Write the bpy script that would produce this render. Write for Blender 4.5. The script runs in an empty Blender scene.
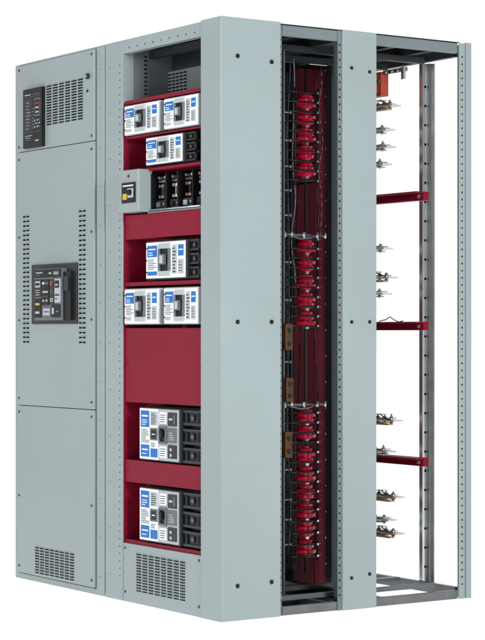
import bpy, bmesh, math, random
from mathutils import Vector, Matrix
random.seed(4)
sc = bpy.context.scene
col = sc.collection

# ---------------------------------------------------------------- materials
def mat(name, c, rough=0.5, metal=0.0, var=0.04, scale=6.0, bump=0.0, bscale=400, spec=0.3, emis=None):
    m = bpy.data.materials.new(name); m.use_nodes = True
    nt = m.node_tree; b = nt.nodes["Principled BSDF"]
    b.inputs["Roughness"].default_value = rough
    b.inputs["Metallic"].default_value = metal
    b.inputs["Specular IOR Level"].default_value = spec
    tc = nt.nodes.new("ShaderNodeTexCoord")
    n = nt.nodes.new("ShaderNodeTexNoise"); n.inputs["Scale"].default_value = scale; n.inputs["Detail"].default_value = 4
    nt.links.new(tc.outputs["Object"], n.inputs["Vector"])
    r = nt.nodes.new("ShaderNodeValToRGB")
    r.color_ramp.elements[0].position = 0.3; r.color_ramp.elements[1].position = 0.7
    r.color_ramp.elements[0].color = (*[max(0, v*(1-var)) for v in c], 1)
    r.color_ramp.elements[1].color = (*[min(1, v*(1+var)) for v in c], 1)
    nt.links.new(n.outputs["Fac"], r.inputs["Fac"]); nt.links.new(r.outputs["Color"], b.inputs["Base Color"])
    if bump > 0:
        n2 = nt.nodes.new("ShaderNodeTexNoise"); n2.inputs["Scale"].default_value = bscale
        nt.links.new(tc.outputs["Object"], n2.inputs["Vector"])
        bp = nt.nodes.new("ShaderNodeBump"); bp.inputs["Strength"].default_value = bump; bp.inputs["Distance"].default_value = 0.001
        nt.links.new(n2.outputs["Fac"], bp.inputs["Height"]); nt.links.new(bp.outputs["Normal"], b.inputs["Normal"])
    if emis:
        b.inputs["Emission Color"].default_value = (1, 1, 1, 1); b.inputs["Emission Strength"].default_value = emis
    return m
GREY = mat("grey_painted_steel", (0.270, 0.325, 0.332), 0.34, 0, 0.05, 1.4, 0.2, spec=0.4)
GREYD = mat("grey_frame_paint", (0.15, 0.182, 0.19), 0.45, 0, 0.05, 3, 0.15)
SHADE = mat("shade_dark_steel", (0.030, 0.036, 0.040), 0.5, 0.1, 0.15)  # dark steel; shade of the bay interiors is put into its colour
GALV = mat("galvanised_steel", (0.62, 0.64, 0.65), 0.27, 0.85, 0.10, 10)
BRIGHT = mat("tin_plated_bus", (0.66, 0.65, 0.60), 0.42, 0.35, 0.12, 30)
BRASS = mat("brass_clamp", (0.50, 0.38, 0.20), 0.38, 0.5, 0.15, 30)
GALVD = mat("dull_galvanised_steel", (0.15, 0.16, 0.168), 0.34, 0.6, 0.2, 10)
RED = mat("red_painted_cover", (0.20, 0.006, 0.024), 0.5, 0, 0.08, 3, spec=0.15)
MAROON = mat("maroon_barrier_board", (0.095, 0.003, 0.012), 0.45, 0, 0.15, 5, spec=0.2)
PINK = mat("red_polyester_insulator", (0.93, 0.014, 0.085), 0.2, 0, 0.03, spec=0.5)
BLACK = mat("black_moulded_plastic", (0.006, 0.006, 0.007), 0.38, 0, 0.2, spec=0.25)
FLATB = mat("shade_black_board", (0.002, 0.002, 0.003), 0.8, 0, 0.2, spec=0.05)  # near-black; darkness of the open bay is put into its colour
HOLE = mat("punched_hole_shadow", (0.005, 0.006, 0.007), 0.9, 0, 0.1, spec=0.05)
DARK = mat("charcoal_moulded_case", (0.024, 0.026, 0.030), 0.42, 0, 0.1)
WHITE = mat("off_white_label", (0.78, 0.82, 0.84), 0.5, 0, 0.03)
BLUE = mat("blue_label", (0.015, 0.15, 0.46), 0.5, 0, 0.05)
LGREY = mat("light_grey_plastic", (0.40, 0.44, 0.46), 0.4, 0, 0.04)
MGREY = mat("mid_grey_plastic", (0.12, 0.135, 0.15), 0.4, 0, 0.04)
COPPER = mat("aged_copper_bar", (0.34, 0.15, 0.06), 0.4, 0.3, 0.2, 20)
BROWN = mat("brown_oxidised_bar", (0.10, 0.050, 0.022), 0.45, 0.2, 0.3, 20)
TAN = mat("tan_wood_block", (0.30, 0.20, 0.10), 0.6, 0, 0.15, 20)
YEL = mat("yellow_label", (0.55, 0.38, 0.04), 0.5)
GREEN = mat("green_mark", (0.015, 0.09, 0.05), 0.5)
REDB = mat("red_push_button", (0.35, 0.02, 0.02), 0.4)
ORANGE = mat("brownish_red_insulating_block", (0.34, 0.05, 0.03), 0.45, 0, 0.2, 12)
FLOORM = mat("glowing_white_floor", (0.92, 0.92, 0.92), 0.9, 0, 0.0, spec=0.0, emis=0.8)  # emission added so the contact shadow washes out to white

# ---------------------------------------------------------------- builder
WPOS = {}
class B:
    def __init__(s): s.bm = bmesh.new(); s.mats = []
    def mi(s, m):
        if m not in s.mats: s.mats.append(m)
        return s.mats.index(m)
    def box(s, x0, x1, y0, y1, z0, z1, m):
        x0, x1 = sorted((x0, x1)); y0, y1 = sorted((y0, y1)); z0, z1 = sorted((z0, z1))
        v = [s.bm.verts.new((x, y, z)) for x in (x0, x1) for y in (y0, y1) for z in (z0, z1)]
        k = s.mi(m)
        for f in ((0,1,3,2),(4,6,7,5),(0,4,5,1),(2,3,7,6),(0,2,6,4),(1,5,7,3)):
            fc = s.bm.faces.new([v[i] for i in f]); fc.material_index = k
        return s
    def cyl(s, p0, p1, r, m, n=14, r2=None, smooth=True):
        p0 = Vector(p0); p1 = Vector(p1); d = p1-p0
        M = Matrix.Translation((p0+p1)/2) @ d.to_track_quat('Z', 'Y').to_matrix().to_4x4()
        res = bmesh.ops.create_cone(s.bm, cap_ends=True, segments=n, radius1=r, radius2=r if r2 is None else r2, depth=d.length, matrix=M)
        k = s.mi(m); fs = set(f for v in res['verts'] for f in v.link_faces)
        for f in fs:
            f.material_index = k
            if smooth and len(f.verts) == 4: f.smooth = True
        return s
    def path(s, pts, r, m, n=6):
        for a, b_ in zip(pts, pts[1:]): s.cyl(a, b_, r, m, n)
        return s
    def lathe(s, c, prof, m, n=18):
        k = s.mi(m); rings = []
        for r, z in prof:
            rings.append([s.bm.verts.new((c[0]+r*math.cos(2*math.pi*i/n), c[1]+r*math.sin(2*math.pi*i/n), c[2]+z)) for i in range(n)])
        for a, b in zip(rings, rings[1:]):
            for i in range(n):
                f = s.bm.faces.new((a[i], a[(i+1) % n], b[(i+1) % n], b[i])); f.material_index = k; f.smooth = True
        s.bm.faces.new(rings[0][::-1]).material_index = k; s.bm.faces.new(rings[-1]).material_index = k
    def obj(s, name, parent=None, bevel=0.0, label=None):
        bmesh.ops.recalc_face_normals(s.bm, faces=s.bm.faces[:])
        for e in s.bm.edges:
            if len(e.link_faces) == 2 and e.calc_face_angle(0) > 0.62: e.smooth = False
        xs = [v.co for v in s.bm.verts]
        c = Vector([(min(p[i] for p in xs)+max(p[i] for p in xs))/2 for i in range(3)])
        bmesh.ops.translate(s.bm, verts=s.bm.verts[:], vec=-c)
        me = bpy.data.meshes.new(name); s.bm.to_mesh(me); s.bm.free()
        for m in s.mats: me.materials.append(m)
        o = bpy.data.objects.new(name, me); col.objects.link(o)
        WPOS[o] = c
        if parent: o.parent = parent; o.location = c-WPOS[parent]
        else: o.location = c
        if bevel:
            md = o.modifiers.new("bevel", 'BEVEL'); md.width = bevel; md.segments = 2; md.limit_method = 'ANGLE'
        if label: o["label"] = label
        return o

# ---------------------------------------------------------------- survey: the photo was measured on the cabinet's own
# planes; front = plane y const, flank = plane x const (metres, cabinet corner at the origin)
TH = math.radians(34.0); S, C = math.sin(TH), math.cos(TH)
FPX, D0, R0, HZ = 2007.0, 7.58, -0.0755, 1.096
def fx(p, Y=0.0):
    q = (p-242)/FPX; return (q*(D0+S*Y)-R0-C*Y)/(S+q*C)
def sy(p, X=0.0):
    q = (p-242)/FPX; return (q*(D0-C*X)-R0-S*X)/(C-q*S)
def hz(py, X, Y): return HZ-(py-332)*(D0-C*X+S*Y)/FPX
def zl(py): return hz(py, -1.30, 0)      # metering cabinet centre line
def zc(py): return hz(py, -0.43, 0)      # feeder cabinet centre line

H = 2.286; W = 1.68; DP = 1.22
xg = fx(105.5)          # joint between the two cabinets
root = bpy.data.objects.new("switchboard", None); col.objects.link(root)
root.location = (-W/2, DP/2, 0); WPOS[root] = Vector(root.location); root.empty_display_size = 0.3
root["label"] = "grey two-section electrical switchboard with open side showing breakers and insulators"
root["category"] = "switchboard"

# ======================================================= metering cabinet (closed)
DS = 1.02
b = B()
b.box(-W, xg-0.002, 0.0, DS, 0.0, H, GREY)
xl, xr = fx(19.5), fx(96.5)
yd = -0.014
b.box(xl-0.0015, xr+0.002, -0.004, 0.002, 0.025, H-0.010, HOLE)     # dark sheet behind the doors, paints the shade in their gaps
o_shell = b.obj("cabinet_enclosure", root, 0.0015)
def screw_front(b, x, z, y, r=0.0055, m=None):
    b.cyl((x, y, z), (x, y-0.003, z), r, m or SHADE, 10)
def holes_front(b, x, z0, z1, n, y, r=0.0035):
    for i in range(n):
        z = z0+(z1-z0)*i/(n-1)
        b.cyl((x, y+0.002, z), (x, y-0.0006, z), r, HOLE, 8)
def louver(b, x0, x1, z0, z1, cols, rows, y, lip=0.003, m=None):
    w = (x1-x0)/cols; h = (z1-z0)/rows
    for i in range(cols):
        for j in range(rows):
            a = x0+w*i+w*0.11; c_ = x0+w*(i+1)-w*0.11
            z = z0+h*(j+0.5)
            b.box(a, c_, y-0.0008, y+0.002, z-h*0.27, z+h*0.20, HOLE)
            b.box(a, c_, y-lip, y+0.002, z+h*0.20, z+h*0.34, m or GREY)

zs1, zs2 = zl(147.3), zl(407.2)
b = B(); b.box(xl, xr, yd, -0.0045, zs1+0.0015, H-0.012, GREY)
for x in (xl+0.02, xr-0.02):
    for z in (zl(142), H-0.03): screw_front(b, x, z, yd)
d1 = b.obj("instrument_door", root, 0.0012)
b = B(); louver(b, fx(48.5), fx(86), zl(125), zl(84), 6, 15, yd); b.obj("ventilation_louver", d1)
b = B(); b.cyl((fx(91), yd+0.001, zl(84)), (fx(91), yd-0.012, zl(84)), 0.012, DARK, 16); b.cyl((fx(91), yd-0.011, zl(84)), (fx(91), yd-0.016, zl(84)), 0.006, GALV, 12)
b.obj("door_lock", d1)
b = B(); b.cyl((fx(90), yd+0.001, zl(98)), (fx(90), yd-0.004, zl(98)), 0.006, DARK, 12); b.obj("door_stud", d1)
# power meter
YM = yd-0.018
b = B(); mx0, mx1 = fx(22.5, YM), fx(41, YM); mz0, mz1 = zl(145), zl(85)
b.box(mx0, mx1, YM, yd+0.001, mz0, mz1, BLACK)
yf = YM-0.0003
mw = mx1-mx0; mh = mz1-mz0
def mrect(u0, u1, v0, v1, m, t=0.0008): b.box(mx0+u0*mw, mx0+u1*mw, yf-t, yf+0.001, mz0+v0*mh, mz0+v1*mh, m)
mrect(0.10, 0.42, 0.89, 0.905, LGREY); mrect(0.5, 0.9, 0.89, 0.90, MGREY)
mrect(0.06, 0.94, 0.855, 0.86, MGREY, 0.0005)
mrect(0.07, 0.49, 0.28, 0.83, DARK, 0.0004)
for i in range(9):
    v = 0.32+i*0.055
    mrect(0.11, 0.15, v, v+0.014, REDB); mrect(0.19, 0.30+0.02*((i*7) % 6), v, v+0.009, LGREY)
    if i < 7: mrect(0.53, 0.56, v, v+0.014, LGREY)
mrect(0.61, 0.93, 0.52, 0.82, MGREY, 0.0006); mrect(0.63, 0.91, 0.54, 0.80, BLACK, 0.001)
for i in range(3): mrect(0.68, 0.86, 0.575+i*0.075, 0.60+i*0.075, REDB if i == 2 else LGREY, 0.0014)
for i in range(4):
    for j in range(3): mrect(0.61+0.085*i, 0.655+0.085*i, 0.33+j*0.055, 0.355+j*0.055, MGREY if (i+j) % 2 else LGREY, 0.001)
mrect(0.08, 0.92, 0.255, 0.26, MGREY); mrect(0.12, 0.5, 0.20, 0.21, LGREY); mrect(0.12, 0.4, 0.165, 0.173, LGREY); mrect(0.12, 0.45, 0.13, 0.138, MGREY); mrect(0.66, 0.84, 0.10, 0.12, LGREY)
b.obj("power_meter", d1, 0.002)
# breaker door
b = B(); b.box(xl, xr, yd, -0.0045, zs2+0.0015, zs1-0.0015, GREY)
for x in (xl+0.02, xr-0.02):
    for z in (zl(400), zl(320), zl(235), zl(155)): screw_front(b, x, z, yd)
d2 = b.obj("breaker_door", root, 0.0012)
for (a, c_) in ((25.5, 31.5), (81.5, 88)):
    X0, X1 = fx(a), fx(c_); n = 28; b = B()
    for i in range(n):
        z = zl(342)+(zl(214)-zl(342))*i/(n-1)
        mid = (X0+X1)/2
        for (q0, q1) in ((X0, mid-0.004), (mid+0.004, X1)):
            b.box(q0, q1, yd-0.0008, yd+0.002, z-0.004, z+0.003, HOLE)
            b.box(q0, q1, yd-0.0025, yd+0.002, z+0.003, z+0.006, GREY)
    b.obj("ventilation_slots", d2)
# main air circuit breaker
YA_ = yd-0.034
b = B(); ax0, ax1 = fx(34, YA_), fx(68, YA_); az0, az1 = zl(322), zl(266)
aw = ax1-ax0; ah = az1-az0
b.box(fx(31, yd-0.008), fx(76, yd-0.008), yd-0.008, yd+0.001, zl(324), zl(264), DARK)
b.box(ax0, ax0+0.80*aw, YA_, yd-0.007, az0+0.03*ah, az1-0.05*ah, MGREY)
b.box(ax0+0.80*aw, ax1, YA_+0.008, yd-0.007, az0+0.03*ah, az1-0.12*ah, BLACK)
b.box(ax0+0.84*aw, ax1-0.04*aw, YA_+0.002, YA_+0.008, az0+0.55*ah, az1-0.2*ah, DARK)
yf = YA_-0.0005
def ar(u0, u1, v0, v1, m, t=0.003): b.box(ax0+u0*aw, ax0+u1*aw, yf-t, yf+0.001, az0+v0*ah, az0+v1*ah, m)
ar(0.01, 0.79, 0.79, 0.935, BLACK); ar(0.06, 0.26, 0.87, 0.89, LGREY, 0.004); ar(0.06, 0.2, 0.83, 0.84, MGREY, 0.004)
ar(0.45, 0.52, 0.85, 0.88, LGREY, 0.004); ar(0.58, 0.74, 0.83, 0.90, MGREY, 0.004); ar(0.60, 0.72, 0.855, 0.865, WHITE, 0.0045)
ar(0.02, 0.21, 0.45, 0.76, DARK); ar(0.04, 0.19, 0.62, 0.73, LGREY, 0.004); ar(0.05, 0.18, 0.65, 0.70, BLACK, 0.0045)
for i in range(3): ar(0.05, 0.17, 0.48+i*0.04, 0.492+i*0.04, LGREY, 0.004)
ar(0.23, 0.45, 0.30, 0.76, BLACK); ar(0.26, 0.42, 0.52, 0.55, LGREY, 0.004); ar(0.26, 0.31, 0.67, 0.71, WHITE, 0.004); ar(0.34, 0.42, 0.67, 0.71, MGREY, 0.004)
for i in range(3): ar(0.26+i*0.055, 0.295+i*0.055, 0.36, 0.40, (LGREY, MGREY, LGREY)[i], 0.004)
ar(0.26, 0.42, 0.45, 0.458, MGREY, 0.004)
ar(0.47, 0.59, 0.30, 0.76, DARK, 0.0035)
ar(0.49, 0.56, 0.65, 0.72, REDB, 0.006); ar(0.49, 0.56, 0.50, 0.57, GREEN, 0.005); ar(0.49, 0.57, 0.36, 0.42, LGREY, 0.005); ar(0.50, 0.56, 0.38, 0.40, BLACK, 0.0055)
ar(0.61, 0.77, 0.34, 0.76, LGREY); ar(0.63, 0.75, 0.60, 0.73, BLACK, 0.005); ar(0.65, 0.72, 0.64, 0.67, LGREY, 0.0055)
ar(0.63, 0.75, 0.46, 0.49, DARK, 0.005); ar(0.63, 0.7, 0.40, 0.415, DARK, 0.005)
ar(0.02, 0.22, 0.08, 0.42, BLACK); ar(0.05, 0.17, 0.30, 0.34, YEL, 0.005); ar(0.05, 0.17, 0.15, 0.19, LGREY, 0.005)
ar(0.25, 0.5, 0.08, 0.27, MGREY); ar(0.28, 0.47, 0.12, 0.24, LGREY, 0.004); ar(0.30, 0.45, 0.17, 0.19, BLACK, 0.0045)
ar(0.53, 0.77, 0.08, 0.31, BLACK); ar(0.56, 0.60, 0.14, 0.25, LGREY, 0.007); ar(0.66, 0.73, 0.17, 0.2, MGREY, 0.004)
acb = b.obj("air_circuit_breaker", d2, 0.0008)
# lower door
b = B(); b.box(xl, xr, yd, -0.0045, 0.03, zs2-0.0015, GREY)
for x in (xl+0.02, xr-0.02):
    for z in (0.06, zl(500), zl(414)): screw_front(b, x, z, yd)
d3 = b.obj("lower_door", root, 0.0012)
b = B(); louver(b, fx(37), fx(77), zl(577), zl(549), 8, 10, yd); b.obj("ventilation_louver", d3)
b = B(); b.box(fx(97.2), xg-0.004, -0.006, 0.001, 0.01, H-0.006, GREY)
holes_front(b, fx(101.5), 0.08, H-0.1, 14, -0.006, 0.003)
b.obj("frame_strip", root, 0.002)
b = B(); b.box(xg-0.0018, xg+0.0028, 0.006, 0.02, 0.0, H-0.01, FLATB); b.obj("joint_gap_strip", root)  # black strip filling the gap between the two cabinets

# ======================================================= feeder cabinet (open)
xo0, xo1 = fx(123), fx(202)      # front opening
yo = -0.004
b = B()
b.box(xg+0.003, xo0, yo, 0.05, 0.0, H, GREY)
holes_front(b, fx(120.2), 0.10, H-0.1, 70, yo, 0.0036)
holes_front(b, fx(110.2), 0.10, H-0.1, 12, yo, 0.003)
b.obj("front_frame_post", root, 0.003)
zt = zc(45)
b = B(); b.box(xo0+0.001, xo1-0.003, yo+0.001, 0.03, zt, H, GREY)
for i in range(9):
    x = xo0+0.05+(xo1-xo0-0.1)*i/8; b.cyl((x, yo+0.003, zt+0.02), (x, yo+0.0004, zt+0.02), 0.004, HOLE, 8)
b.obj("header_panel", root, 0.002)
zb = zc(549)
b = B(); b.box(xo0+0.003, xo1-0.003, yo+0.001, 0.03, 0.0, zb, GREY)
for x in (xo0+0.02, xo1-0.02):
    for z in (0.04, zb-0.02): screw_front(b, x, z, yo+0.001)
kp = b.obj("kick_panel", root, 0.002)
b = B(); louver(b, fx(136), fx(186), zc(597), zc(557), 8, 14, yo+0.001); b.obj("ventilation_louver", kp)

# upper bay
YB = 0.235
b = B()
zr = zc(95)
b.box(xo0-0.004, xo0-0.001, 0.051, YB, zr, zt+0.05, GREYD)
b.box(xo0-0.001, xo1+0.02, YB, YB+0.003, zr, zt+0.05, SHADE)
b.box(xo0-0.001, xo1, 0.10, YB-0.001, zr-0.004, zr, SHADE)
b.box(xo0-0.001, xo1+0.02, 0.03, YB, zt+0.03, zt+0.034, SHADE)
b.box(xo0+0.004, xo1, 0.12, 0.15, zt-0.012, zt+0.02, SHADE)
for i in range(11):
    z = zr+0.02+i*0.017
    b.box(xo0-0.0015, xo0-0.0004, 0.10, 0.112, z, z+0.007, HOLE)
bay = b.obj("upper_bay_liner", root)
b = B()
x0_ = fx(163, YB-0.02)
b.box(x0_, -0.15, YB-0.02, YB-0.0005, zc(94), zc(60), GREYD)
for i in range(6):
    for j in range(9):
        x = x0_+0.008+i*0.030; z = zc(92)+j*0.0138
        b.box(x, x+0.023, YB-0.021, YB-0.019, z, z+0.006, HOLE)
b.obj("ventilation_louver", bay)
b = B()
b.box(xo0+0.0, xo0+0.004, 0.0, 0.105, zb, zr-0.005, RED)
b.box(xo0+0.005, xo1+0.03, 0.105, 0.109, zb, zr-0.005, RED)
b.obj("red_barrier_liner", root)
def cover(z0, z1, x0=None, x1=None, y=0.004):
    b = B(); x0 = xo0+0.006 if x0 is None else x0; x1 = xo1-0.001 if x1 is None else x1
    b.box(x0, x1, y, y+0.004, z0, z1, RED)
    b.box(x0, x1, y+0.004, y+0.09, z1-0.004, z1-0.001, RED); b.box(x0, x1, y+0.004, y+0.09, z0+0.001, z0+0.004, RED)
    for x in (x0+0.02, x1-0.02): screw_front(b, x, (z0+z1)/2, y, 0.005)
    return b.obj("red_cover_plate", root, 0.0015)
cover(zc(237), zc(212)); cover(zc(404), zc(328)); cover(zc(486), zc(463)); cover(zc(98), zc(94)); cover(zc(169), zc(166)); cover(zc(285), zc(281))
cover(zc(549), zc(545)); cover(zc(133.5), zc(131.5))

def breaker(x0, x1, z0, z1, yf, D, style):
    w = x1-x0; h = z1-z0; fw = {0: 1.0, 1: 0.80, 2: 0.68}[style]
    st = {0: 0.03, 1: 0.034, 2: 0.04}[style]
    b = B()
    b.box(x0, x1, yf+st, yf+D, z0, z1, BLACK)
    b.box(x0+0.015*w, x0+fw*w, yf+0.006, yf+st, z0+0.02*h, z1-0.02*h, DARK if style else LGREY)
    if style:
        for k in range(3):
            a = z0+h*(k/3+0.03); c_ = z0+h*((k+1)/3-0.03); xm = x0+(fw+1)/2*w
            b.box(x0+(fw+0.012)*w, x1, yf+0.020, yf+st, a, c_, BLACK)
            b.box(x0+(fw+0.012)*w, x1-0.01*w, yf+0.014, yf+0.020, a, a+0.05*h, DARK)
            b.box(x0+(fw+0.012)*w, x1-0.01*w, yf+0.014, yf+0.020, c_-0.05*h, c_, DARK)
            b.cyl((xm, yf+0.020, (a+c_)/2), (xm, yf+0.015, (a+c_)/2), h*0.065, DARK, 14)
            b.cyl((xm, yf+0.0155, (a+c_)/2), (xm, yf+0.0135, (a+c_)/2), h*0.035, GALVD, 6)
            if style == 2:
                for u in (0.745, 0.93, 0.96): b.box(x0+u*w, x0+(u+0.012)*w, yf+0.012, yf+0.020, a+0.05*h, c_-0.05*h, DARK)
    br = b.obj("circuit_breaker", root, 0.002)
    y1 = yf+0.006
    f = B(); W0 = fw*w
    def r(u0, u1, v0, v1, m, t): f.box(x0+u0*W0, x0+u1*W0, y1-t, y1+0.001, z0+v0*h, z0+v1*h, m)
    def text(u0, u1, v0, v1, n, m, t, seed=0):
        rr = random.Random(seed); s_ = (v1-v0)/n
        for i in range(n):
            r(u0, u0+(u1-u0)*(0.55+0.45*rr.random()), v0+i*s_, v0+i*s_+s_*0.38, m, t)
    if style == 2:
        r(0.03, 0.49, 0.04, 0.96, WHITE, 0.003)
        r(0.49, 0.97, 0.04, 0.96, LGREY, 0.0035)
        r(0.06, 0.27, 0.62, 0.92, BLUE, 0.004); r(0.09, 0.24, 0.81, 0.84, WHITE, 0.0045); text(0.09, 0.23, 0.66, 0.78, 3, WHITE, 0.0045, 1)
        r(0.06, 0.27, 0.08, 0.30, BLUE, 0.004); r(0.09, 0.24, 0.2, 0.225, WHITE, 0.0045); r(0.09, 0.2, 0.13, 0.145, WHITE, 0.0045)
        text(0.07, 0.27, 0.34, 0.60, 8, MGREY, 0.0045, 2)
        r(0.30, 0.47, 0.66, 0.91, LGREY, 0.004); text(0.32, 0.46, 0.68, 0.90, 6, DARK, 0.0048, 3)
        r(0.30, 0.47, 0.08, 0.24, BLUE, 0.004); text(0.31, 0.46, 0.27, 0.36, 3, MGREY, 0.0045, 4)
        r(0.30, 0.47, 0.39, 0.61, MGREY, 0.006); r(0.325, 0.445, 0.42, 0.58, BLACK, 0.0065); r(0.35, 0.42, 0.49, 0.51, WHITE, 0.007)
        r(0.53, 0.71, 0.34, 0.38, MGREY, 0.012); r(0.53, 0.71, 0.62, 0.66, MGREY, 0.012)
        r(0.53, 0.555, 0.38, 0.62, MGREY, 0.012); r(0.685, 0.71, 0.38, 0.62, MGREY, 0.012); r(0.555, 0.685, 0.38, 0.62, BLACK, 0.005)
        for (v0, v1) in ((0.09, 0.30), (0.70, 0.91)):
            r(0.53, 0.70, v0, v1, WHITE, 0.006); text(0.55, 0.68, v0+0.03, v1-0.02, 4, DARK, 0.0065, 5)
        r(0.74, 0.94, 0.67, 0.91, DARK, 0.008); r(0.77, 0.85, 0.77, 0.81, LGREY, 0.0085); r(0.88, 0.91, 0.71, 0.87, MGREY, 0.0085)
        r(0.74, 0.94, 0.37, 0.63, MGREY, 0.008); text(0.77, 0.90, 0.42, 0.58, 4, LGREY, 0.0085, 6)
        r(0.74, 0.94, 0.09, 0.33, DARK, 0.008)
        for q in (0.15, 0.25): f.cyl((x0+0.82*W0, y1-0.007, z0+q*h), (x0+0.82*W0, y1-0.011, z0+q*h), 0.0065, LGREY, 12)
        hx = (0.585, 0.655, 0.46, 0.58)
    else:
        r(0.03, 0.97, 0.05, 0.95, WHITE, 0.003)
        r(0.06, 0.30, 0.58, 0.87, BLUE, 0.004); r(0.09, 0.27, 0.76, 0.79, WHITE, 0.0045); text(0.09, 0.25, 0.62, 0.73, 2, WHITE, 0.0045, 7)
        if style: r(0.06, 0.30, 0.12, 0.22, BLUE, 0.004)
        else: r(0.06, 0.22, 0.12, 0.22, LGREY, 0.004)
        text(0.07, 0.30, 0.27, 0.55, 6, MGREY, 0.0045, 8)
        r(0.35, 0.63, 0.78, 0.90, LGREY, 0.010); r(0.35, 0.63, 0.10, 0.22, LGREY, 0.010); r(0.35, 0.39, 0.22, 0.78, MGREY, 0.010); r(0.59, 0.63, 0.22, 0.78, MGREY, 0.010)
        r(0.39, 0.59, 0.22, 0.78, BLACK, 0.004)
        r(0.67, 0.78, 0.14, 0.86, LGREY, 0.004); text(0.68, 0.77, 0.18, 0.84, 8, DARK, 0.0048, 9)
        r(0.81, 0.94, 0.58, 0.86, BLUE, 0.004); r(0.83, 0.92, 0.72, 0.75, WHITE, 0.0045); r(0.81, 0.94, 0.14, 0.50, LGREY, 0.004); text(0.82, 0.93, 0.2, 0.48, 4, MGREY, 0.0045, 10)
        for i in range(3):
            f.cyl((x0+0.03*W0+0.004, y1, z0+h*(0.2+0.3*i)), (x0+0.03*W0+0.004, y1-0.004, z0+h*(0.2+0.3*i)), 0.004, DARK, 8)
        hx = (0.44, 0.53, 0.38, 0.64)
    f.obj("breaker_faceplate", br, 0.0006)
    t = B(); t.box(x0+hx[0]*W0, x0+hx[1]*W0, y1-0.020, y1-0.003, z0+hx[2]*h, z0+hx[3]*h, BLACK if style == 2 else MGREY)
    t.box(x0+(hx[0]+0.015)*W0, x0+(hx[1]-0.015)*W0, y1-0.024, y1-0.018, z0+(hx[2]+0.03)*h, z0+(hx[3]-0.03)*h, DARK if style == 2 else LGREY)
    t.obj("toggle_handle", br, 0.002)
    return br
breaker(fx(124.5), fx(160), zc(131), zc(99), -0.01, 0.10, 0)
breaker(fx(164), fx(199), zc(131), zc(99), -0.01, 0.10, 0)
breaker(fx(146), fx(194), zc(165), zc(135), -0.01, 0.11, 1)
breaker(fx(146), fx(198), zc(280), zc(240), -0.01, 0.11, 1)
breaker(fx(124.5), fx(160), zc(325), zc(287), -0.01, 0.10, 0)
breaker(fx(164), fx(199), zc(325), zc(287), -0.01, 0.10, 0)
breaker(fx(139.5), fx(201), zc(462.5), zc(407), -0.01, 0.11, 2)
breaker(fx(139.5), fx(201), zc(544.5), zc(488), -0.01, 0.11, 2)

# control box and open fused switch
YC = -0.045
b = B(); cx0, cx1 = fx(118.5, YC), fx(138, YC); cz0, cz1 = hz(213, -0.65, 0), hz(171, -0.65, 0)
b.box(cx0, cx1, YC, 0.02, cz0, cz1, GREY)
cb = b.obj("control_box", root, 0.002)
b = B(); cw = cx1-cx0; ch = cz1-cz0
def cr(u0, u1, v0, v1, m, t): b.box(cx0+u0*cw, cx0+u1*cw, YC-t, YC+0.001, cz0+v0*ch, cz0+v1*ch, m)
cr(0.18, 0.86, 0.22, 0.70, BLACK, 0.004); cr(0.24, 0.45, 0.30, 0.44, YEL, 0.005); cr(0.5, 0.78, 0.34, 0.56, LGREY, 0.006); cr(0.24, 0.78, 0.61, 0.64, WHITE, 0.005)
b.cyl((cx0+0.64*cw, YC-0.005, cz0+0.46*ch), (cx0+0.64*cw, YC-0.014, cz0+0.46*ch), 0.012, BLACK, 16)
b.obj("selector_switch", cb)
b = B(); b.cyl((cx0+0.5*cw, YC+0.001, cz0+0.85*ch), (cx0+0.5*cw, YC-0.003, cz0+0.85*ch), 0.006, DARK, 10); b.obj("indicator_lamp", cb)
b = B(); b.box(xo0+0.006, xo1+0.02, 0.098, 0.104, zc(211), zc(170), FLATB); b.obj("fused_switch_base", root)
rnd = random.Random(5)
for k in range(4):
    b = B(); p = 147+k*13.4; a, c_ = fx(p), fx(p+12.2); ww = c_-a; m_ = (a+c_)/2
    b.box(a, c_, 0.075, 0.097, zc(208), zc(172), BLACK)
    b.box(a, a+0.06*ww, 0.012+0.008*(k % 2), 0.075, zc(208), zc(172), BLACK)                 # phase barrier
    b.box(a+0.14*ww, c_-0.04*ww, 0.035, 0.075, zc(208), zc(199), DARK)
    b.box(a+0.2*ww, c_-0.5*ww, 0.029, 0.035, zc(206), zc(201), (MGREY, BLACK, LGREY, BLACK)[k])
    # fuse barrel with ferrules held in clips
    yb_ = 0.052; xf = a+0.5*ww
    b.cyl((xf, yb_, zc(196)), (xf, yb_, zc(184)), 0.0125, (DARK, MGREY, BLACK, MGREY)[k], 16)
    for zz in (195.5, 184.5):
        b.cyl((xf, yb_, zc(zz+1.3)), (xf, yb_, zc(zz-1.3)), 0.0140, (COPPER, GALV, COPPER, GALV)[k], 16)
        for s_ in (-1, 1): b.box(xf+s_*0.015, xf+s_*0.018, 0.036, 0.075, zc(zz+1.5), zc(zz-1.5), GALV)
    b.box(a+0.16*ww, c_-0.08*ww, 0.046, 0.075, zc(181), zc(178.5), (GALV, COPPER, GALVD, COPPER)[k])
    for q in (0.28, 0.76):
        b.cyl((a+ww*q, 0.075, zc(176)), (a+ww*q, 0.036, zc(176)), 0.0055, GALV, 10)
        b.cyl((a+ww*q, 0.046, zc(179.8)), (a+ww*q, 0.040, zc(179.8)), 0.006, GALVD, 6)
    b.cyl((a+0.82*ww, 0.035, zc(203)), (a+0.82*ww, 0.028, zc(203)), 0.005, GALV, 8)
    b.path([(a+0.8*ww, 0.05, zc(180)), (a+0.86*ww, 0.028, zc(186)), (a+0.85*ww, 0.026, zc(193)), (a+0.8*ww, 0.04, zc(199))], 0.0026, (DARK, MGREY, BLACK, DARK)[k])
    b.obj("fuse_pole", root, 0.0006)
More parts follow.
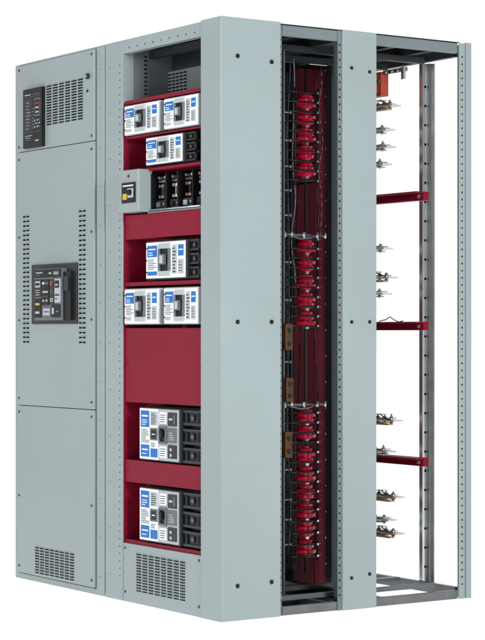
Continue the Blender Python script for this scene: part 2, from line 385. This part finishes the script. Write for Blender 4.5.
b = B(); b.cyl((fx(148), 0.006, zc(209)), (fx(199), 0.006, zc(209)), 0.004, GALV, 8); b.obj("mounting_rail", root)
b = B(); b.box(fx(147), xo1-0.002, 0.0, 0.06, zc(212), zc(210.5), GREYD); b.obj("fused_switch_shelf", root)

# corner panel
yA = sy(280)
b = B()
b.box(xo1, -0.003, -0.008, 0.0, 0.0, H+0.004, GREY)
b.box(-0.003, 0.0, -0.008, yA, 0.0, H+0.004, GREY)
b.box(-0.03, -0.003, yA-0.003, yA, 0.0, H, GREY)
b.box(xo1, xo1+0.003, 0.0, 0.05, 0.0, H, GREY)
cp = b.obj("corner_panel", root, 0.0012)
def side_bolt(b, p, py, X=0.0, r=0.0085):
    y = sy(p, X); z = hz(py, X, y)
    b.cyl((X-0.001, y, z), (X+0.0035, y, z), r, BLACK, 16)
    b.cyl((X+0.003, y, z), (X+0.006, y, z), r*0.55, DARK, 6)
for (p, py) in ((237, 56), (271, 62), (237, 322), (271, 322), (237, 586), (271, 582)):
    b = B(); side_bolt(b, p, py); b.obj("bolt", cp)
y0, y1 = sy(342.5), sy(376)
b = B(); b.box(-0.003, 0.0, y0, y1, 0.0, H, GREY)
b.box(-0.04, -0.003, y0, y0+0.003, 0.0, H, GREY); b.box(-0.04, -0.003, y1-0.003, y1, 0.0, H, GREY)
pp = b.obj("side_post_cover", root, 0.0012)
for (p, py) in ((351, 68), (369, 72), (351, 322), (369, 322), (351, 578), (369, 574)):
    b = B(); side_bolt(b, p, py, 0, 0.007); b.obj("bolt", pp)

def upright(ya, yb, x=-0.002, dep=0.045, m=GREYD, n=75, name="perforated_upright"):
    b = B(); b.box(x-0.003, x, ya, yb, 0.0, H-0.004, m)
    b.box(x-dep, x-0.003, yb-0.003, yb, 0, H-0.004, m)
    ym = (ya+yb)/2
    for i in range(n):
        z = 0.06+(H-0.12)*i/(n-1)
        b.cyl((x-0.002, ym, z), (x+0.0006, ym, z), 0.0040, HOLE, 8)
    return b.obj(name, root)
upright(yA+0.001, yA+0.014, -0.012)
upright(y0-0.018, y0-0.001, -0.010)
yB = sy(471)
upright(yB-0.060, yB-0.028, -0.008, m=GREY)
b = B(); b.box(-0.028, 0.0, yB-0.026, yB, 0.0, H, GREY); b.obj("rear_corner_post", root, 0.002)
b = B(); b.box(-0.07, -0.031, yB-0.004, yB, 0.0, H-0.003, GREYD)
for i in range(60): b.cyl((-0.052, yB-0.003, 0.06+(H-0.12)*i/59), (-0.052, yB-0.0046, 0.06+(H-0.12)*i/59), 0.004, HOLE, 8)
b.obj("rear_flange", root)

def rail(x0, x1, y0_, y1_, z0, z1, m, name):
    b = B(); b.box(x0, x1, y0_, y1_, z0, z1, m); return b.obj(name, root, 0.0015)
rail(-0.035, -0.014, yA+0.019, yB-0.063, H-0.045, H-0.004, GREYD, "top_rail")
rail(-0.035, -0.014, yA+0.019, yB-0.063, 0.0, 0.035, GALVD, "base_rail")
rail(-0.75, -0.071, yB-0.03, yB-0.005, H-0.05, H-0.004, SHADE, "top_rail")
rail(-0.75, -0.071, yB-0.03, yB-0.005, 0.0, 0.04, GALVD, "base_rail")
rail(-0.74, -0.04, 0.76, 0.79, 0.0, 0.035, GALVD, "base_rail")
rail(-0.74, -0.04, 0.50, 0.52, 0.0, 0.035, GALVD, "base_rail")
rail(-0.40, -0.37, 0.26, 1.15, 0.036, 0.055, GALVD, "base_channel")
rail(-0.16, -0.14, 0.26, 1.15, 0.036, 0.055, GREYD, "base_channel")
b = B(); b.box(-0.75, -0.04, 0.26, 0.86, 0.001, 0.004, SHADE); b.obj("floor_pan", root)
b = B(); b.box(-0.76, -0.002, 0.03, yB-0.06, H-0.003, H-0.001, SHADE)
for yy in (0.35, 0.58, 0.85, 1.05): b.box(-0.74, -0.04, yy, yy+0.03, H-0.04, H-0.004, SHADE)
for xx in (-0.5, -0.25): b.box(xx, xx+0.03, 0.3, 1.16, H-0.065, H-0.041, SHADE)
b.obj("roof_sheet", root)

# barriers
b = B(); b.box(xg+0.004, xg+0.008, 0.06, 1.13, 0.0, H-0.006, FLATB); b.obj("section_barrier", root)
b = B(); b.box(xo0, -0.01, 0.25, 0.253, 0.02, H-0.01, FLATB); b.obj("bus_compartment_barrier", root)
XM = -0.62
b = B(); ym0, ym1 = sy(293, XM), sy(328, XM)
b.box(XM-0.004, XM, ym0, ym1, 0.006, H-0.068, MAROON)
b.box(XM-0.004, XM+0.014, ym1+0.0005, ym1+0.004, 0.006, H-0.068, MAROON)
b.box(XM-0.001, XM+0.003, ym0+(ym1-ym0)*0.60, ym0+(ym1-ym0)*0.62, 0.01, H-0.07, SHADE)
for py in range(70, 590, 26): b.cyl((XM, sy(325, XM), hz(py, XM, 0.9)), (XM+0.004, sy(325, XM), hz(py, XM, 0.9)), 0.004, GALV, 8)
b.obj("maroon_barrier_board", root)
for p in (286, 290):
    b = B(); xx = -0.56
    b.cyl((xx+0.006, sy(p, xx), 0.1), (xx+0.006, sy(p, xx), H-0.1), 0.006, SHADE, 8)
    for q in (0.4, 0.9, 1.4, 1.9): b.box(xx-0.03, xx, sy(p, xx)-0.008, sy(p, xx)+0.008, q, q+0.02, SHADE)
    b.obj("cable_riser", root)
def inner_upright(x, p0, p1, m, name="inner_upright", holes=0, dep=0.04, edge=None):
    b = B(); a, c_ = sy(p0, x), sy(p1, x)
    b.box(x-0.003, x, a, c_, 0.0, H-0.052, m); b.box(x-dep, x-0.003, a, a+0.003, 0.0, H-0.052, m)
    if edge:
        b.box(x-0.003, x+0.012, c_-0.004, c_, 0.0, H-0.052, edge)
    for i in range(holes):
        z = 0.1+(H-0.25)*i/(holes-1); b.cyl((x-0.002, (a+c_)/2, z), (x+0.0007, (a+c_)/2, z), 0.0060, HOLE, 12)
    return b.obj(name, root)
inner_upright(-0.55, 331, 334, SHADE)
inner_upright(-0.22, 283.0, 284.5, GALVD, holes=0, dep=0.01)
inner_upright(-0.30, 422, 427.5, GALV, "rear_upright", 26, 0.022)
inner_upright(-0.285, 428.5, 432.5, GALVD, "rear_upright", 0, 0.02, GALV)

# insulator stacks and cage
XI = -0.42; YI = sy(305, XI)
def stack(pa, pb, n):
    za, zb_ = hz(pb, XI, YI), hz(pa, XI, YI); h = (zb_-za)/n
    for i in range(n):
        z = za+h*i
        b = B()
        def disc(r, a, c_):
            e = 0.12*(c_-a)
            return [(r*0.95, a), (r, a+e), (r, c_-e), (r*0.95, c_)]
        k1, k2 = (0.042, 0.034) if i % 2 == 0 else (0.034, 0.040)
        prof = [(0.013, 0.0), (0.013, h*0.07), (0.022, h*0.07)]+[(0.022, h*0.16)]+disc(k1, h*0.16, h*0.36)+[(0.024, h*0.36), (0.024, h*0.46)]+disc(k2, h*0.46, h*0.64)+[(0.021, h*0.64), (0.021, h*0.72)]+disc(0.028, h*0.72, h*0.86)+[(0.013, h*0.86), (0.013, h)]
        b.lathe((XI, YI, z), prof, PINK, 28)
        b.cyl((XI, YI, z-h*0.05), (XI, YI, z+h*0.068), 0.016, GALV, 6)
        b.obj("bus_insulator", root)
stack(93, 178, 5); stack(236, 328, 5); stack(408, 440, 2); stack(446, 556, 6)
b = B(); b.cyl((XI, YI, 0.1), (XI, YI, H-0.1), 0.005, SHADE, 10); b.obj("support_rod", root)
def cage(pa, pb, n):
    za, zb_ = hz(pb, XI, YI), hz(pa, XI, YI); b = B()
    ya, yb = sy(282, XI+0.07), sy(322, XI+0.07); xx = XI+0.07
    for i in range(n):
        z = za+(zb_-za)*i/(n-1)
        # flat hoop: front bar with rounded corners and returns
        b.path([(xx-0.18, ya+0.015, z), (xx-0.02, ya+0.004, z), (xx, ya+0.02, z), (xx, yb-0.02, z), (xx-0.02, yb, z), (xx-0.18, yb, z)], 0.0042, BLACK, 6)
        b.cyl((xx+0.003, yb-0.03, z), (xx+0.010, yb-0.03, z), 0.005, GALV, 6)
    for t in (0.12, 0.34, 0.9): b.cyl((xx-0.008, ya+(yb-ya)*t, za-0.02), (xx-0.008, ya+(yb-ya)*t, zb_+0.02), 0.0035, BLACK, 6)
    b.obj("wire_cage", root)
cage(95, 182, 10); cage(240, 326, 10); cage(412, 500, 10); cage(508, 554, 5)
# thin cables running up to the roof of the bay
for k, (p, xx, m_) in enumerate(((288, -0.30, DARK), (293, -0.36, MGREY), (316, -0.50, DARK), (320, -0.50, GALVD), (298, -0.5, BLACK))):
    b = B(); yy = sy(p, xx); n = 18; z0c, z1c = (0.2, 1.3, 0.15, 1.5, 0.1)[k], H-0.07
    pts = [(xx+0.006*math.sin(i*1.1+k), yy+0.007*math.sin(i*0.8+k*2), z0c+(z1c-z0c)*i/n) for i in range(n+1)]
    b.path(pts, 0.0026, m_, 6); b.obj("control_cable", root)
for py in (235, 405):
    b = B(); z = hz(py, -0.3, 0.55)
    b.box(-0.315, -0.30, sy(281, -0.3), sy(326, -0.3), z-0.005, z+0.005, GALVD)
    for p in (284, 291, 303, 316, 324): b.cyl((-0.30, sy(p, -0.3), z-0.010), (-0.30, sy(p, -0.3), z+0.012), 0.007, GALV, 10)
    b.path([(-0.3, sy(283, -0.3), z+0.01), (-0.28, sy(290, -0.3), z-0.008), (-0.28, sy(298, -0.3), z-0.016), (-0.28, sy(308, -0.3), z-0.010), (-0.3, sy(318, -0.3), z+0.008)], 0.0028, MGREY)
    b.obj("clamp_bar", root)
for (p0, p1, a, c_) in ((285, 292.5, 324, 350), (286, 293, 378, 402), (285, 292, 432, 458)):
    b = B(); yy0, yy1 = sy(p0, -0.2), sy(p1, -0.2)
    b.box(-0.21, -0.2, yy0, yy1, hz(c_, -0.2, yy0), hz(a, -0.2, yy0), BROWN)
    b.box(-0.26, -0.21, yy0, yy0+0.006, hz(c_, -0.2, yy0), hz(a, -0.2, yy0), BROWN)
    for f_ in (0.25, 0.75): b.cyl((-0.2, (yy0+yy1)/2, hz(a+(c_-a)*f_, -0.2, yy0)), (-0.19, (yy0+yy1)/2, hz(a+(c_-a)*f_, -0.2, yy0)), 0.009, DARK, 8)
    b.obj("copper_bar", root, 0.001)
for py in (112, 140, 166, 190, 215, 262, 300, 362, 470, 500, 520, 545):
    b = B(); z = hz(py, -0.24, 0.45)
    b.cyl((-0.24, sy(284, -0.24), z), (-0.24, sy(290, -0.24), z), 0.0035, GALVD, 8)
    b.cyl((-0.24, sy(288.8, -0.24), z), (-0.24, sy(290.4, -0.24), z), 0.007, GALVD, 6)
    b.obj("cage_stud", root)

# rear red crossbars
YR = 1.175
for py in (196, 326, 462):
    b = B(); xa, xb_ = fx(428.5, YR), fx(350, YR)
    z = hz(py, xa, YR)
    b.box(xb_, xa, YR-0.03, YR, z-0.018, z+0.018, RED)
    b.box(xb_, xa, YR-0.07, YR-0.03, z+0.012, z+0.018, RED)
    b.cyl((xa-0.03, YR-0.03, z), (xa-0.03, YR-0.036, z), 0.009, GALV, 10)
    b.obj("red_crossbar", root, 0.002)
rs = random.Random(21)
def stub(p, py, tip, big=False):
    # flat plated bus tabs ending at measured column tip, bolted pairs with brass clamp on the larger ones
    Y = 1.10; x = fx(p, Y); z = hz(py, x, Y); b = B(); xt = fx(tip, Y)
    b.box(x-0.2, xt, Y-0.026, Y+0.026, z-0.0035, z+0.0035, BRIGHT)
    b.box(x-0.2, x+(xt-x)*0.55, Y-0.024, Y+0.024, z+0.0065, z+0.0115, GALV)
    b.box(x-0.2, x+(xt-x)*0.25, Y-0.024, Y+0.024, z-0.013, z-0.008, BRASS if big else GALV)
    n = 3 if big else 2
    for i in range(n):
        xx = x-0.035+(xt-x+0.02)*i/(n-0.5)
        b.cyl((xx, Y-0.008, z-0.018), (xx, Y-0.008, z+0.022+0.006*rs.random()), 0.0042, GALV, 8)
        b.cyl((xx, Y-0.008, z+0.0115), (xx, Y-0.008, z+0.017), 0.0085, GALVD, 6)
        b.cyl((xx, Y-0.008, z-0.012), (xx, Y-0.008, z-0.006), 0.0085, GALVD, 6)
    if big:
        b.box(x-0.06, x+(xt-x)*0.75, Y-0.036, Y-0.010, z-0.019, z-0.0135, BRASS)
        b.box(x-0.02, x+0.022, Y-0.032, Y-0.004, z+0.023, z+0.028, BRIGHT)
        b.path([(x+0.01, Y-0.03, z+0.026), (x+0.03, Y-0.034, z+0.018), (xt-0.015, Y-0.03, z+0.004)], 0.0026, DARK)
    b.obj("bus_stub", root)
for (p, py, tip, big) in ((384, 107, 396, 1), (379, 131, 390, 0), (379, 148, 391, 0), (378, 165, 387, 0), (378, 249, 388, 0), (379, 278, 393, 1), (377, 294, 387, 0),
                          (384, 420, 398, 1), (381, 451, 391, 0), (385, 496, 400, 1), (381, 519, 392, 0), (385, 532, 400, 1)):
    stub(p, py, tip, big)
b = B(); Y = 1.10; x = fx(381, Y)
b.box(x-0.08, x+0.035, Y-0.03, Y+0.01, hz(97, x, Y), hz(73, x, Y), ORANGE)
b.box(x-0.03, x+0.012, Y-0.04, Y-0.031, hz(94, x, Y), hz(76, x, Y), COPPER)
b.box(x-0.07, x+0.03, Y-0.036, Y-0.031, hz(84, x, Y), hz(81, x, Y), GALVD)
b.box(x+0.035, x+0.19, Y-0.02, Y-0.01, hz(76, x, Y), hz(72, x, Y), GALVD)
b.box(x+0.17, x+0.19, Y-0.03, Y-0.021, hz(84, x, Y), hz(72, x, Y), GALV)
for dx in (0.06, 0.1, 0.14): b.cyl((x+dx, Y-0.02, hz(74, x, Y)), (x+dx, Y-0.028, hz(74, x, Y)), 0.007, GALV, 8)
b.obj("bus_joint", root, 0.001)
z0_ = hz(320, -0.5, YR)
pts = [(-0.74+i*0.03, YR-0.05, z0_+0.010*math.sin(i*1.3)+0.006*math.sin(i*2.9)) for i in range(15)]
b = B(); b.path(pts, 0.0022, DARK); b.obj("control_wire", root)

# ---------------------------------------------------------------- floor, world, lamps
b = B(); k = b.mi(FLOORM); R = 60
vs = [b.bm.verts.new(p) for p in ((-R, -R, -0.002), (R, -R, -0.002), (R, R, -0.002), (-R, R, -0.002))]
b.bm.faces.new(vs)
fl = b.obj("floor"); fl["kind"] = "structure"; fl["label"] = "white studio floor sheet with added glow"
# world gradient added to cut ambient: white behind the switchboard, dim on camera side
wd = bpy.data.worlds.new("World"); sc.world = wd; wd.use_nodes = True
nt = wd.node_tree; bg = nt.nodes["Background"]
tc = nt.nodes.new("ShaderNodeTexCoord"); dp = nt.nodes.new("ShaderNodeVectorMath"); dp.operation = 'DOT_PRODUCT'
dp.inputs[1].default_value = (-C, S, 0)
mr = nt.nodes.new("ShaderNodeMapRange"); mr.interpolation_type = 'SMOOTHSTEP'
mr.inputs[1].default_value = 0.05; mr.inputs[2].default_value = 0.75; mr.inputs[3].default_value = 0.13; mr.inputs[4].default_value = 1.03
nt.links.new(tc.outputs["Generated"], dp.inputs[0]); nt.links.new(dp.outputs["Value"], mr.inputs[0]); nt.links.new(mr.outputs[0], bg.inputs[1])
bg.inputs[0].default_value = (1, 1, 1, 1)
def area(loc, tgt, size, p, c=(1, 1, 1)):
    l = bpy.data.lights.new("softbox", 'AREA'); l.energy = p; l.size = size; l.color = c
    o = bpy.data.objects.new("softbox", l); col.objects.link(o); o.location = loc
    o.rotation_euler = (Vector(tgt)-Vector(loc)).to_track_quat('-Z', 'Y').to_euler()
area((5.0, -0.7, 2.6), (0, 0.4, 1.2), 0.9, 220)
area((0.3, -5.0, 3.1), (-0.8, 0, 1.1), 0.9, 130)

cam = bpy.data.cameras.new("camera"); co = bpy.data.objects.new("camera", cam); col.objects.link(co)
fwd = Vector((-C, S, 0)); rt = Vector((S, C, 0))
co.location = -fwd*D0 - rt*R0 + Vector((0, 0, HZ))
co.rotation_euler = fwd.to_track_quat('-Z', 'Y').to_euler()
cam.lens = FPX/640*36; cam.sensor_width = 36; cam.shift_y = 12/640; cam.clip_end = 300
sc.camera = co
sc.view_settings.view_transform = 'Standard'; sc.view_settings.look = 'None'; sc.view_settings.exposure = 0
